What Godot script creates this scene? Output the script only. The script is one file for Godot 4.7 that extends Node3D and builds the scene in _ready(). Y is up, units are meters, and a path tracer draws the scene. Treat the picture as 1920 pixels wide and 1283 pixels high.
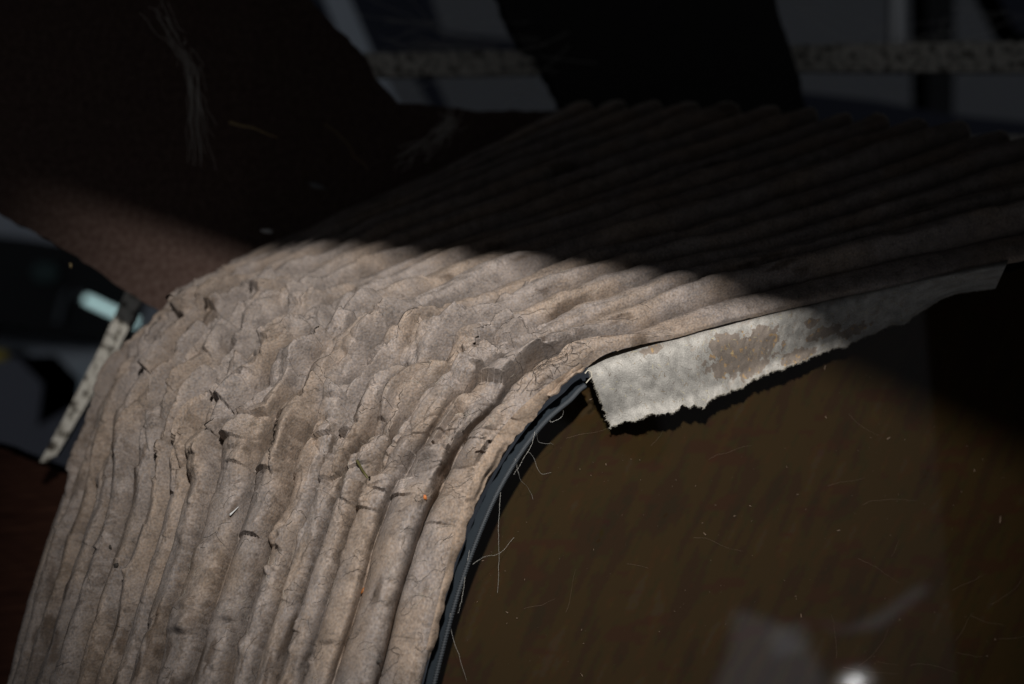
extends Node3D
# A torn pleated paper bellows with a rounded corner, seen close up inside a dark wooden case, lit by one flash.

const F := 2841.0                      # focal length in photograph pixels (1920 wide)
var cam_pos := Vector3(0, 0.45, 0)
var cam_basis := Basis(Vector3.RIGHT, deg_to_rad(-15.0))
var rng := RandomNumberGenerator.new()
var used := {}
var M := {}
var beam := {"at": Vector3(-0.01, 0.185, -0.01)}


func cs(v: Vector3) -> Vector3:          # a point given along the camera's right, up and backward directions
	return cam_pos + cam_basis * v


func at(px: float, py: float, d: float) -> Vector3:
	return cs(Vector3((px - 960.0) / F * d, (641.0 - py) / F * d, -d))


func at2(p: Vector2, d: float) -> Vector3:
	return at(p.x, p.y, d)


# ---------------------------------------------------------------- naming
func numbered(n: String) -> String:
	if not used.has(n):
		used[n] = 0
		return n
	used[n] += 1
	return "%s_%03d" % [n, used[n]]


func put(o: Node3D, parent: Node) -> void:
	if parent == self:
		o.name = numbered(o.name)
	else:
		var n := String(o.name)
		var k := 0
		while parent.has_node(NodePath(o.name)):
			k += 1
			o.name = "%s_%03d" % [n, k]
	parent.add_child(o, true)


func obj(called: String, mesh: Mesh, m: Material, parent: Node = self) -> MeshInstance3D:
	var o := MeshInstance3D.new()
	o.name = called
	o.mesh = mesh
	if m:
		o.material_override = m
	put(o, parent)
	return o


func thing(called: String, label: String, category: String, where: Vector3, group := "") -> Node3D:
	var o := Node3D.new()
	o.name = called
	put(o, self)
	o.position = where
	return tag(o, label, category, group)


func tag(o: Node3D, label: String, category: String, group := "", kind := "") -> Node3D:
	o.set_meta("label", label)
	if category:
		o.set_meta("category", category)
	if group:
		o.set_meta("group", group)
	if kind:
		o.set_meta("kind", kind)
	return o


# ---------------------------------------------------------------- materials
func noise(freq: float, sd: int, oct := 4, kind := FastNoiseLite.TYPE_SIMPLEX_SMOOTH) -> FastNoiseLite:
	var n := FastNoiseLite.new()
	n.seed = sd
	n.noise_type = kind
	n.frequency = freq
	n.fractal_octaves = oct
	n.fractal_type = FastNoiseLite.FRACTAL_FBM if oct > 1 else FastNoiseLite.FRACTAL_NONE
	return n


func tex(freq: float, sd: int, stops: Array, cols: Array, oct := 5, size := 512, kind := FastNoiseLite.TYPE_SIMPLEX_SMOOTH) -> NoiseTexture2D:
	var t := NoiseTexture2D.new()
	t.width = size
	t.height = size
	t.seamless = true
	t.noise = noise(freq, sd, oct, kind)
	if stops:
		var g := Gradient.new()
		g.offsets = PackedFloat32Array(stops)
		var cc := PackedColorArray()
		for c in cols:
			cc.append(Color(c[0], c[1], c[2]).linear_to_srgb())
		g.colors = cc
		t.color_ramp = g
	return t


func mat(c: Array, rough := 0.9, albedo: Texture2D = null, height: Texture2D = null, scale := 8.0, hs := 0.03) -> StandardMaterial3D:
	var m := StandardMaterial3D.new()
	m.albedo_color = Color(c[0], c[1], c[2]).linear_to_srgb()
	m.roughness = rough
	m.albedo_texture = albedo
	if height:
		m.heightmap_enabled = true
		m.heightmap_texture = height
		m.heightmap_scale = hs
	if albedo or height:
		m.uv1_triplanar = true
		m.uv1_scale = Vector3.ONE * scale
	m.cull_mode = BaseMaterial3D.CULL_DISABLED
	return m


func paper_texture() -> ImageTexture:
	# mottled grey-tan pulp with dark specks and short fibres, tiling
	var n := 1024
	var a := noise(0.02, 11, 5).get_seamless_image(n, n).get_data()
	var b := noise(0.16, 12, 3).get_seamless_image(n, n).get_data()
	var c := noise(0.055, 13, 4).get_seamless_image(n, n).get_data()
	var out := PackedByteArray()
	out.resize(n * n * 3)
	for i in n * n:
		var v := 0.80 + (a[i] - 128) * 0.0011 + (b[i] - 128) * 0.0017
		var w := (c[i] - 128) / 128.0
		if w < -0.36:
			v *= 1.0 + (w + 0.36) * 0.8
		var warm := (a[(i * 7 + 5000) % (n * n)] - 128) * 0.00028
		out[i * 3] = int(clampf(v + warm, 0, 1) * 255)
		out[i * 3 + 1] = int(clampf(v, 0, 1) * 255)
		out[i * 3 + 2] = int(clampf(v - warm * 1.3, 0, 1) * 255)
	var im := Image.create_from_data(n, n, false, Image.FORMAT_RGB8, out)
	var r := RandomNumberGenerator.new()
	r.seed = 5
	for k in 900:                        # specks and hair-fine fibres in the pulp
		var p := Vector2(r.randf() * n, r.randf() * n)
		var dir := r.randf() * TAU
		var steps := r.randi_range(1, 3) if r.randf() < 0.62 else r.randi_range(6, 26)
		var tone := Color(0.34, 0.27, 0.22) if r.randf() < 0.72 else Color(0.97, 0.92, 0.8)
		for s in steps:
			var x := posmod(int(p.x), n)
			var y := posmod(int(p.y), n)
			im.set_pixel(x, y, im.get_pixel(x, y).lerp(tone, 0.4))
			p += Vector2.from_angle(dir)
			dir += r.randf_range(-0.35, 0.35)
	return ImageTexture.create_from_image(im)


# ---------------------------------------------------------------- small builders
func mesh_of(v: PackedVector3Array, idx: PackedInt32Array, nor := PackedVector3Array(), uv := PackedVector2Array(), col := PackedColorArray()) -> ArrayMesh:
	if nor.is_empty():
		nor.resize(v.size())
		for i in range(0, idx.size(), 3):
			var n := (v[idx[i + 2]] - v[idx[i]]).cross(v[idx[i + 1]] - v[idx[i]])
			for k in 3:
				nor[idx[i + k]] += n
		for i in nor.size():
			nor[i] = nor[i].normalized()
	var a := []
	a.resize(Mesh.ARRAY_MAX)
	a[Mesh.ARRAY_VERTEX] = v
	a[Mesh.ARRAY_NORMAL] = nor
	if uv.size():
		a[Mesh.ARRAY_TEX_UV] = uv
	if col.size():
		a[Mesh.ARRAY_COLOR] = col
	a[Mesh.ARRAY_INDEX] = idx
	var m := ArrayMesh.new()
	m.add_surface_from_arrays(Mesh.PRIMITIVE_TRIANGLES, a)
	return m


class Tubes:
	var v := PackedVector3Array()
	var n := PackedVector3Array()
	var idx := PackedInt32Array()

	func add(path: PackedVector3Array, r0: float, r1: float, sides := 5) -> void:
		var first := v.size()
		var cnt := path.size()
		var ref := Vector3(0.31, 0.83, 0.46)
		for i in cnt:
			var t := (path[mini(i + 1, cnt - 1)] - path[maxi(i - 1, 0)]).normalized()
			var a := t.cross(ref).normalized()
			var b := t.cross(a)
			var r := lerpf(r0, r1, float(i) / maxf(1.0, cnt - 1))
			for k in sides:
				var ang := TAU * k / sides
				var d := a * cos(ang) + b * sin(ang)
				v.append(path[i] + d * r)
				n.append(d)
		for i in cnt - 1:
			for k in sides:
				var p := first + i * sides + k
				var q := first + i * sides + (k + 1) % sides
				idx.append_array(PackedInt32Array([p, p + sides, q, q, p + sides, q + sides]))

	func mesh(host) -> ArrayMesh:
		return host.mesh_of(v, idx, n)


func ragged(pts: Array, step: float, amp: float, sd: int) -> PackedVector2Array:
	# an outline with more points and a rough edge
	var r := RandomNumberGenerator.new()
	r.seed = sd
	var nz := noise(0.03, sd, 3)
	var out := PackedVector2Array()
	for i in pts.size():
		var a := Vector2(pts[i][0], pts[i][1])
		var b := Vector2(pts[(i + 1) % pts.size()][0], pts[(i + 1) % pts.size()][1])
		var cnt := maxi(1, int(a.distance_to(b) / step))
		var side := (b - a).orthogonal().normalized()
		for k in cnt:
			var p := a.lerp(b, float(k) / cnt)
			if k:
				p += side * (nz.get_noise_2d(p.x, p.y) * amp * 1.6 + r.randf_range(-amp, amp) * 0.4)
			out.append(p)
	return out


func slab(outline: PackedVector2Array, depth_of: Callable, thick: float) -> ArrayMesh:
	# a board: front face, back face and edges
	var tri := Geometry2D.triangulate_polygon(outline)
	var n := outline.size()
	var front := PackedVector3Array()
	for p in outline:
		front.append(at2(p, depth_of.call(p)))
	var c := Vector3.ZERO
	for i in range(1, n - 1):
		c += (front[i] - front[0]).cross(front[i + 1] - front[0])
	c = c.normalized()
	if c.dot(cam_pos - front[0]) > 0:
		c = -c
	var v := PackedVector3Array()
	var nor := PackedVector3Array()
	var idx := PackedInt32Array()
	for p in front:
		v.append(p)
		nor.append(-c)
	for p in front:
		v.append(p + c * thick)
		nor.append(c)
	for i in range(0, tri.size(), 3):
		var q := [tri[i], tri[i + 1], tri[i + 2]]
		if (front[q[1]] - front[q[0]]).cross(front[q[2]] - front[q[0]]).dot(c) < 0:
			q = [q[0], q[2], q[1]]
		idx.append_array(PackedInt32Array([q[0], q[1], q[2], n + q[0], n + q[2], n + q[1]]))
	for i in n:
		var j := (i + 1) % n
		var f := v.size()
		var side := (front[j] - front[i]).cross(c).normalized()
		for p in [front[i], front[j], front[j] + c * thick, front[i] + c * thick]:
			v.append(p)
			nor.append(side)
		idx.append_array(PackedInt32Array([f, f + 1, f + 2, f, f + 2, f + 3]))
	return mesh_of(v, idx, nor)


func box_at(a: Vector3, b: Vector3) -> ArrayMesh:
	var st := SurfaceTool.new()
	var bm := BoxMesh.new()
	bm.size = (b - a).abs()
	st.append_from(bm, 0, Transform3D(Basis(), (a + b) / 2))
	return st.commit()


# ---------------------------------------------------------------- the pleated sheet
# groove lines of the pleats, counted from the torn front edge (0) to the back (17), each at ten places round the corner
const SK := [0.0, 1.0, 2.2, 3.2, 4.0, 5.0, 6.0, 8.0, 10.5, 15.0]
const KK := [0.0, 1.0, 2.0, 4.0, 6.0, 8.0, 11.0, 14.0, 17.0]
const GX := [
	[752, 790, 835, 890, 935, 1000, 1095, 1300, 1537, 2330],
	[662, 703, 750, 803, 852, 915, 1000, 1250, 1500, 2230],
	[570, 620, 677, 722, 782, 850, 935, 1200, 1470, 2130],
	[475, 520, 573, 625, 677, 738, 850, 1100, 1400, 1965],
	[380, 428, 485, 533, 585, 640, 740, 1000, 1300, 1814],
	[245, 291, 345, 395, 428, 500, 600, 800, 1150, 1663],
	[150, 195, 248, 293, 335, 400, 490, 690, 1000, 1462],
	[40, 86, 141, 187, 235, 290, 378, 570, 850, 1240],
	[-18, 26, 76, 126, 174, 232, 322, 488, 764, 1050],
]
const GY := [
	[1430, 1283, 1100, 955, 870, 780, 692, 625, 567, 410],
	[1430, 1283, 1100, 955, 867, 785, 712, 597, 527, 372],
	[1430, 1283, 1100, 955, 853, 765, 690, 577, 501, 340],
	[1430, 1283, 1100, 955, 839, 758, 668, 544, 470, 300],
	[1430, 1283, 1100, 955, 835, 755, 655, 530, 440, 275],
	[1430, 1283, 1100, 955, 826, 737, 632, 536, 425, 258],
	[1430, 1283, 1100, 955, 818, 715, 612, 512, 398, 241],
	[1430, 1283, 1100, 955, 815, 700, 597, 492, 372, 225],
	[1430, 1283, 1100, 955, 818, 697, 590, 478, 355, 213],
]
const DF := [0.372, 0.378, 0.386, 0.393, 0.397, 0.400, 0.405, 0.414, 0.425, 0.470]
const DB := [0.080, 0.080, 0.082, 0.086, 0.092, 0.098, 0.103, 0.117, 0.133, 0.125]
const DE := [1.9, 1.9, 1.9, 1.85, 1.75, 1.6, 1.4, 1.15, 1.05, 1.0]
const PLEATS := 17
const PITCH := 0.0092

var ctrl := []          # [k][s] control points in the world
var jx := PackedFloat32Array()
var jy := PackedFloat32Array()
var jh := PackedFloat32Array()
var jgx := PackedFloat32Array()
var jgy := PackedFloat32Array()
var pl_crest := []
var pl_amp := []
var n_amp: FastNoiseLite
var n_warp: FastNoiseLite
var n_fine: FastNoiseLite
var n_dent: FastNoiseLite
var arc_s := PackedFloat32Array()


func hermite_weights(xs: Array, x: float) -> Array:
	# weights of up to four neighbours for a smooth curve through unevenly spaced knots: [first index, w0..w3]
	var n := xs.size()
	var i := 0
	while i < n - 2 and x > xs[i + 1]:
		i += 1
	var h: float = xs[i + 1] - xs[i]
	var t: float = (x - xs[i]) / h
	var h00 := 2 * t ** 3 - 3 * t * t + 1
	var h10 := t ** 3 - 2 * t * t + t
	var h01 := -2 * t ** 3 + 3 * t * t
	var h11 := t ** 3 - t * t
	var w := {i: h00, i + 1: h01}
	for e in [[i, h10], [i + 1, h11]]:
		var j: int = e[0]
		var lo := maxi(j - 1, 0)
		var hi := mini(j + 1, n - 1)
		if lo == j or hi == j:
			var g: float = e[1] * h / (xs[hi] - xs[lo])
			w[hi] = w.get(hi, 0.0) + g
			w[lo] = w.get(lo, 0.0) - g
		else:
			var hl: float = xs[j] - xs[lo]
			var hh: float = xs[hi] - xs[j]
			var gl: float = e[1] * h * hh / (hl + hh) / hl
			var gh: float = e[1] * h * hl / (hl + hh) / hh
			w[hi] = w.get(hi, 0.0) + gh
			w[j] = w.get(j, 0.0) + gl - gh
			w[lo] = w.get(lo, 0.0) - gl
	var out := []
	for key in w:
		out.append([key, w[key]])
	return out


func setup_sheet() -> void:
	for k in KK.size():
		var row := PackedVector3Array()
		for s in SK.size():
			var u: float = KK[k] / 17.0
			var d: float = DF[s] + DB[s] * u ** DE[s]
			row.append(at(GX[k][s], GY[k][s], d))
		ctrl.append(row)
	var r := RandomNumberGenerator.new()
	r.seed = 77
	for i in 4096:
		jx.append(r.randf_range(0.08, 0.92))
		jy.append(r.randf_range(0.08, 0.92))
		jh.append(r.randf_range(-0.22, 0.22))
		jgx.append(r.randfn(0, 0.42))
		jgy.append(r.randfn(0, 0.42))
	for j in PLEATS + 1:
		pl_crest.append(r.randf_range(0.62, 0.78))
		pl_amp.append(r.randf_range(0.85, 1.15))
	pl_amp[0] = 0.6
	n_amp = noise(55.0, 3, 2)
	n_warp = noise(42.0, 4, 2)
	n_fine = noise(260.0, 5, 3)
	n_dent = noise(70.0, 6, 3)
	# arc length along a middle groove
	var last := base(0.0, 5.0)
	var sum := 0.0
	for i in 301:
		var p := base(15.0 * i / 300.0, 5.0)
		sum += p.distance_to(last)
		last = p
		arc_s.append(sum)


func arc(s: float) -> float:
	var f := clampf(s / 15.0 * 300.0, 0, 299.999)
	return lerpf(arc_s[int(f)], arc_s[int(f) + 1], f - int(f))


func base(s: float, k: float) -> Vector3:
	var ws := hermite_weights(SK, s)
	var p := Vector3.ZERO
	for e in hermite_weights(KK, k):
		var row: PackedVector3Array = ctrl[e[0]]
		for f in ws:
			p += row[f[0]] * (e[1] * f[1])
	return p


func pillow(u: float, v: float, off: int) -> float:
	var iu := int(floor(u))
	var iv := int(floor(v))
	var best := -9.0
	for du in [-1, 0, 1]:
		for dv in [-1, 0, 1]:
			var i: int = ((iu + du + off) & 63) * 64 + ((iv + dv + off * 3) & 63)
			var dx: float = u - iu - du - jx[i]
			var dy: float = v - iv - dv - jy[i]
			best = maxf(best, jh[i] + jgx[i] * dx + jgy[i] * dy - 0.75 * (dx * dx + dy * dy))
	return best


func shards(u: float, v: float, off: int, spread := 1.0) -> Vector2:   # like pillow, and how far from the nearest crease
	var iu := int(floor(u))
	var iv := int(floor(v))
	var best := -9.0
	var second := -9.0
	for du in [-1, 0, 1]:
		for dv in [-1, 0, 1]:
			var i: int = ((iu + du + off) & 63) * 64 + ((iv + dv + off * 3) & 63)
			var dx: float = u - iu - du - jx[i]
			var dy: float = v - iv - dv - 0.5 - (jy[i] - 0.5) * spread
			var z := jh[i] * 1.4 + jgx[i] * 2.0 * dx + jgy[i] * 2.0 * dy - 0.62 * (dx * dx + dy * dy)
			if z > best:
				second = best
				best = z
			elif z > second:
				second = z
	return Vector2(best, best - second)


func crumple(s: float, k: float) -> float:        # how crushed the paper is: most in the bend
	var bend := smoothstep(2.7, 4.1, s - 0.02 * k) * (1.0 - smoothstep(5.9, 7.4, s))
	return clampf(0.04 + 0.96 * bend + 0.22 * smoothstep(0.1, 0.5, n_dent.get_noise_2d(s * 0.02, k * 0.006)) * (1.0 - smoothstep(7.0, 8.5, s)), 0.0, 1.0)


func rnd(i: int, j: int, c: int) -> float:
	return jx[((i * 37 + j * 113 + c * 1009) % 4096 + 4096) % 4096] * 1.19 - 0.095


func knot(x: float, j: int, m: int, spread: float) -> Vector2:
	# broken line along a fold: (random height at this place, how near a kink), from irregular knots
	var i := int(floor(x))
	var a0 := i + 0.75 * (rnd(i, j, m) - 0.5)
	if x < a0:
		i -= 1
		a0 = i + 0.75 * (rnd(i, j, m) - 0.5)
	var a1 := i + 1 + 0.75 * (rnd(i + 1, j, m) - 0.5)
	if x > a1:
		i += 1
		a0 = a1
		a1 = i + 1 + 0.75 * (rnd(i + 1, j, m) - 0.5)
	var t := clampf((x - a0) / maxf(a1 - a0, 0.05), 0.0, 1.0)
	return Vector2(lerpf(rnd(i, j, m + 40), rnd(i + 1, j, m + 40), t) * spread, lerpf(rnd(i, j, m + 80), rnd(i + 1, j, m + 80), t) - 0.5)


func relief(s: float, k: float, a: float, wide: float) -> Vector2:
	# (height of the fold above the groove line, shift towards the front), both in metres
	var b := k * PITCH
	var wc := crumple(s, k) * (1.0 - 0.45 * smoothstep(12.0, 17.0, k))
	var bulk := 1.0 - smoothstep(8.0, 10.0, s)
	var kw := k + n_warp.get_noise_2d(a * 0.5, b * 0.8) * (0.04 + 0.12 * wc) * smoothstep(0.0, 0.5, k) * bulk
	kw = clampf(kw, 0.0, 16.999)
	var j := int(kw)
	var tau := 1.0 - (kw - j)
	wc *= smoothstep(0.0, 0.9, k) * 0.9 + 0.1
	var am: float = pl_amp[j] * (1.0 - 0.45 * smoothstep(6.0, 7.5, s) * (1.0 - smoothstep(0.8, 1.6, k))) * (1.0 - 0.35 * smoothstep(13.0, 17.0, k)) * (0.95 + (0.12 + 0.23 * bulk) * n_amp.get_noise_2d(a * 0.4, j * 3.7))
	var c: float = clampf(pl_crest[j] + (0.03 + 0.09 * bulk) * n_amp.get_noise_2d(a * 0.5 + 9.0, j * 5.1), 0.42, 0.82)
	# the plain fold: a round roll with a narrow crease on each side
	var e := (c - tau) / c if tau < c else (tau - c) / (1.0 - c)
	var p := pow(maxf(0.0, 1.0 - e * e), 0.45 if tau > c else 0.7)
	p += 0.09 * sin(TAU * 2.0 * tau + j * 1.7) * n_amp.get_noise_2d(a * 0.3 - 4.0, j * 2.3) * (1.0 - absf(2 * tau - 1))
	# the crushed fold: flat facets between broken ridge lines
	if wc > 0.02:
		var x := a / (PITCH * 0.95) + j * 0.37
		var g0 := knot(x * 0.8, j, 1, 0.36)
		var g1 := knot((x - 0.37) * 0.8, j - 1, 1, 0.36)
		var m1 := knot(x * 1.15, j, 2, 1.0)
		var m2 := knot(x * 0.85, j, 3, 1.0)
		var m3 := knot(x * 1.2, j, 4, 1.0)
		var t1 := 0.30 + 0.30 * m1.y
		var t2 := 0.66 + 0.20 * m2.y
		var t3 := 0.89 + 0.10 * m3.y
		t1 = minf(t1, t2 - 0.14)
		t3 = clampf(t3, t2 + 0.08, 0.95)
		var h0 := g0.x - 0.18
		var h1 := 0.36 + 0.62 * m1.x
		var h2 := 0.66 + 0.58 * m2.x
		var h3 := 0.16 + 0.70 * m3.x
		var h4 := g1.x - 0.18
		var f: float
		if tau < t1:
			f = lerpf(h0, h1, tau / t1)
		elif tau < t2:
			f = lerpf(h1, h2, (tau - t1) / maxf(t2 - t1, 0.04))
		elif tau < t3:
			f = lerpf(h2, h3, (tau - t2) / maxf(t3 - t2, 0.04))
		else:
			f = lerpf(h3, h4, (tau - t3) / maxf(1.0 - t3, 0.02))
		p = lerpf(p, f * 1.12, minf(0.9, wc))
	var h := wide * (0.66 + 0.06 * wc) * am * p
	var u := a / 0.0115 + 0.35 * k
	if wc > 0.02:
		var sg := shards(a / (PITCH * 1.15) + 0.43 * kw, kw + 0.12, 5, 0.4)
		h += wc * (0.0022 * (maxf(sg.x, -0.34) + 0.16) - 0.0013 * exp(-sg.y / 0.045) * smoothstep(0.0, 0.35, tau))
	var sh := shards(u * 1.15, kw * 0.95 + 0.3 * u, 0)
	h += wc * (0.0009 * (sh.x + 0.1) - 0.0006 * exp(-sh.y / 0.05))
	sh = shards(a / 0.0060 - 0.4 * k, kw * 1.7, 17)
	h += (0.06 + 0.94 * wc) * (0.0027 * (sh.x + 0.1) - 0.0006 * exp(-sh.y / 0.06))
	# the narrow crease between two folds
	if k > 0.6:
		h -= 0.0030 * exp(-minf(tau, 1.0 - tau) * wide / 0.00055)
	h += 0.0003 * n_dent.get_noise_2d(a * 0.6, b * 1.4)
	h += 0.0001 * n_fine.get_noise_2d(a, b)
	if wc > 0.02:
		h -= wc * 0.0025 * (shards(a / 0.0092 + 0.3 * kw, kw * 1.1 - 0.25 * a / 0.0092, 33, 1.0).x + 0.1)
	h = maxf(h, -0.0034)
	return Vector2(h, wide * 0.20 * clampf(p, 0.0, 1.2) * am)


func surface(s: float, k: float, lift := 0.0) -> Vector3:   # a point on the finished paper
	var e := 0.03
	var p := base(s, k)
	var ds := base(minf(s + e, 15.0), k) - base(maxf(s - e, 0.0), k)
	var dk := base(s, minf(k + e, 17.0)) - base(s, maxf(k - e, 0.0))
	var n := ds.cross(dk).normalized()
	if n.dot(cam_pos - p) < 0:
		n = -n
	var r := relief(s, k, arc(s), clampf(dk.length() / (minf(k + e, 17.0) - maxf(k - e, 0.0)), 0.006, 0.0125))
	return p + n * (r.x + lift) - dk.normalized() * r.y


func build_bellows() -> void:
	var root := thing("paper_bellows", "large crumpled tan paper bellows with long pleats bent round a corner", "bellows", base(5.0, 8.0))
	var org := root.position
	var per := 26
	var ns := 920
	var nk := PLEATS * per + 1
	var wk := []
	for i in nk:
		wk.append(hermite_weights(KK, float(i) / per))
	var pos := PackedVector3Array()
	pos.resize(ns * nk)
	var svals := PackedFloat32Array()
	for i in ns:
		# denser where the paper is crushed and near the camera
		var f := float(i) / (ns - 1)
		svals.append(15.0 * (0.62 * f + 0.38 * f * f * f) if f < 1 else 15.0)
	for i in ns:
		var ws := hermite_weights(SK, svals[i])
		var line := PackedVector3Array()
		for row in ctrl:
			var p := Vector3.ZERO
			for f in ws:
				p += row[f[0]] * f[1]
			line.append(p)
		for j in nk:
			var p := Vector3.ZERO
			for e in wk[j]:
				p += line[e[0]] * e[1]
			pos[i * nk + j] = p
	var done := PackedVector3Array()
	done.resize(ns * nk)
	for i in ns:
		var a := arc(svals[i])
		for j in nk:
			var ds := pos[mini(i + 1, ns - 1) * nk + j] - pos[maxi(i - 1, 0) * nk + j]
			var dk := pos[i * nk + mini(j + 1, nk - 1)] - pos[i * nk + maxi(j - 1, 0)]
			var n := ds.cross(dk).normalized()
			if n.dot(cam_pos - pos[i * nk + j]) < 0:
				n = -n
			var r := relief(svals[i], float(j) / per, a, clampf(dk.length() * per / (mini(j + 1, nk - 1) - maxi(j - 1, 0)), 0.006, 0.0125))
			done[i * nk + j] = pos[i * nk + j] + n * r.x - dk.normalized() * r.y - org
	var n_patch := noise(30.0, 21, 4)
	var n_dirt := noise(120.0, 22, 4)
	var n_tone := noise(12.0, 23, 3)
	var grey := Vector3(0.47, 0.40, 0.355)
	var tan_ := Vector3(0.50, 0.395, 0.315)
	var brown := Vector3(0.15, 0.105, 0.075)
	for pl in PLEATS:
		var v := PackedVector3Array()
		var nor := PackedVector3Array()
		var uv := PackedVector2Array()
		var col := PackedColorArray()
		var idx := PackedInt32Array()
		for i in ns:
			var a := arc(svals[i])
			for q in per + 1:
				var j := pl * per + q
				v.append(done[i * nk + j])
				var ds := done[mini(i + 1, ns - 1) * nk + j] - done[maxi(i - 1, 0) * nk + j]
				var dk := done[i * nk + mini(j + 1, nk - 1)] - done[i * nk + maxi(j - 1, 0)]
				var n := ds.cross(dk).normalized()
				nor.append(n)
				var b := float(j) / per * PITCH
				uv.append(Vector2(a / 0.13, b / 0.13))
				var t := smoothstep(-0.25, 0.45, n_patch.get_noise_2d(a * 0.8, b * 2.6) + 0.5 * n_tone.get_noise_2d(a, b))
				var c := grey.lerp(tan_, t)
				c *= 1.0 + 0.14 * n_tone.get_noise_2d(a * 3.0 + 5.0, b * 3.0)
				var dirt := smoothstep(0.44, 0.64, n_dirt.get_noise_2d(a * 0.22, b * 1.3) + 0.14 * (1.0 - smoothstep(1.5, 3.6, svals[i])) + 0.35 * n_tone.get_noise_2d(a * 1.5 - 7.0, b * 1.5))
				c = c.lerp(brown, dirt * 0.7)
				var tau := 1.0 - fmod(float(j) / per, 1.0)
				var worn_shade := n_dirt.get_noise_2d(a * 0.16 + 3.0, floorf(float(j) / per) * 0.9) + 0.9 * n_dirt.get_noise_2d(a * 1.6, b * 2.2) + 0.7 * n_fine.get_noise_2d(a * 2.0, b * 2.0)
				if svals[i] < 4.2 and tau > 0.62:  # bare brown patches, also painting groove shade on the lower front slopes
					c = c.lerp(Vector3(0.20, 0.145, 0.105), 0.4 * smoothstep(0.22, 0.3, worn_shade))
				col.append(Color(c.x, c.y, c.z))
		var w := per + 1
		for i in ns - 1:
			for q in per:
				var p := i * w + q
				idx.append_array(PackedInt32Array([p, p + 1, p + w, p + 1, p + w + 1, p + w]))
		# the face winding follows the normal
		var agree := 0.0
		for i in range(0, idx.size(), 999):
			agree += (v[idx[i + 2]] - v[idx[i]]).cross(v[idx[i + 1]] - v[idx[i]]).normalized().dot(nor[idx[i]])
		if agree < 0:
			for i in nor.size():
				nor[i] = -nor[i]
		obj("pleat", mesh_of(v, idx, nor, uv, col), M.paper, root)
	var lip := Tubes.new()
	var rim := PackedVector3Array()
	for j in nk:
		rim.append(done[(ns - 1) * nk + j])
	lip.add(rim, 0.00028, 0.00028, 5)  # the paper's cut edge, coloured pale to paint in a back-lit rim
	obj("cut_edge", lip.mesh(self), M.fuzz, root).set_meta("label", "zigzag cut edge at the far end of the pleats, paler colour standing in for rim light")
	build_hem(root, org)
	build_flap(root, org)
	build_hoop(root, org)


func polyline(pts: Array, f: float) -> Vector2:
	# smooth curve through [t, x, y] rows
	var xs := []
	for p in pts:
		xs.append(p[0])
	var out := Vector2.ZERO
	for e in hermite_weights(xs, f):
		out += Vector2(pts[e[0]][1], pts[e[0]][2]) * e[1]
	return out


const HEM_IN := [[0, 745, 1420], [1, 782, 1283], [2, 828, 1100], [3, 864, 960], [4, 908, 853], [5, 958, 783], [6, 1020, 727], [7, 1090, 680]]
const HEM_OUT := [[0, 752, 1430], [1, 793, 1283], [2, 838, 1100], [3, 892, 958], [4, 938, 862], [5, 985, 792], [6, 1042, 745], [7, 1098, 694]]
const HOOP := [[0, 775, 1440], [1, 812, 1283], [2, 858, 1110], [3, 912, 965], [4, 960, 873], [5, 1012, 800], [6, 1065, 752], [7, 1120, 712], [8, 1300, 672], [9, 1600, 602], [10, 2040, 530]]


func build_hem(root: Node3D, org: Vector3) -> void:
	# the cleaner strip where the paper was folded under, with a torn edge along the hoop
	var v := PackedVector3Array()
	var uv := PackedVector2Array()
	var idx := PackedInt32Array()
	var nz := noise(9.0, 31, 4)
	var n := 260
	var w := 9
	for i in n + 1:
		var f := 7.0 * i / n
		var a := polyline(HEM_IN, f)
		var b := polyline(HEM_OUT, f)
		b += (b - a).normalized() * (nz.get_noise_1d(f * 0.06) * 14.0 + nz.get_noise_1d(f * 0.21) * 7.0)
		var d0 := 0.3695 + 0.004 * f + 0.0016
		for q in w + 1:
			var t := float(q) / w
			var p := a.lerp(b, t)
			var d := d0 + 0.0026 * t - 0.0003 * sin(PI * t) - 0.0011 * shards(f * 2.2, t * 1.3, 9).x
			v.append(at2(p, d) - org)
			uv.append(Vector2(f * 0.045 / 0.13, t * 0.006 / 0.13))
	for i in n:
		for q in w:
			var p := i * (w + 1) + q
			idx.append_array(PackedInt32Array([p, p + w + 1, p + 1, p + 1, p + w + 1, p + w + 2]))
	var o := obj("hem", mesh_of(v, idx, PackedVector3Array(), uv), M.hem, root)
	o.set_meta("label", "clean peach strip folded under along the wire hoop")


const FLAP := [
	# t, top x, top y, bottom x, bottom y
	[0.0, 1099, 690, 1148, 803], [0.04, 1116, 683, 1178, 791], [0.1, 1160, 668, 1222, 777], [0.2, 1240, 643, 1290, 765], [0.35, 1340, 616, 1378, 730], [0.5, 1440, 590, 1448, 699],
	[0.65, 1540, 567, 1542, 660], [0.8, 1640, 546, 1642, 622], [0.88, 1700, 533, 1715, 592], [0.95, 1800, 514, 1790, 552], [1.0, 1892, 496, 1866, 543],
]


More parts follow.
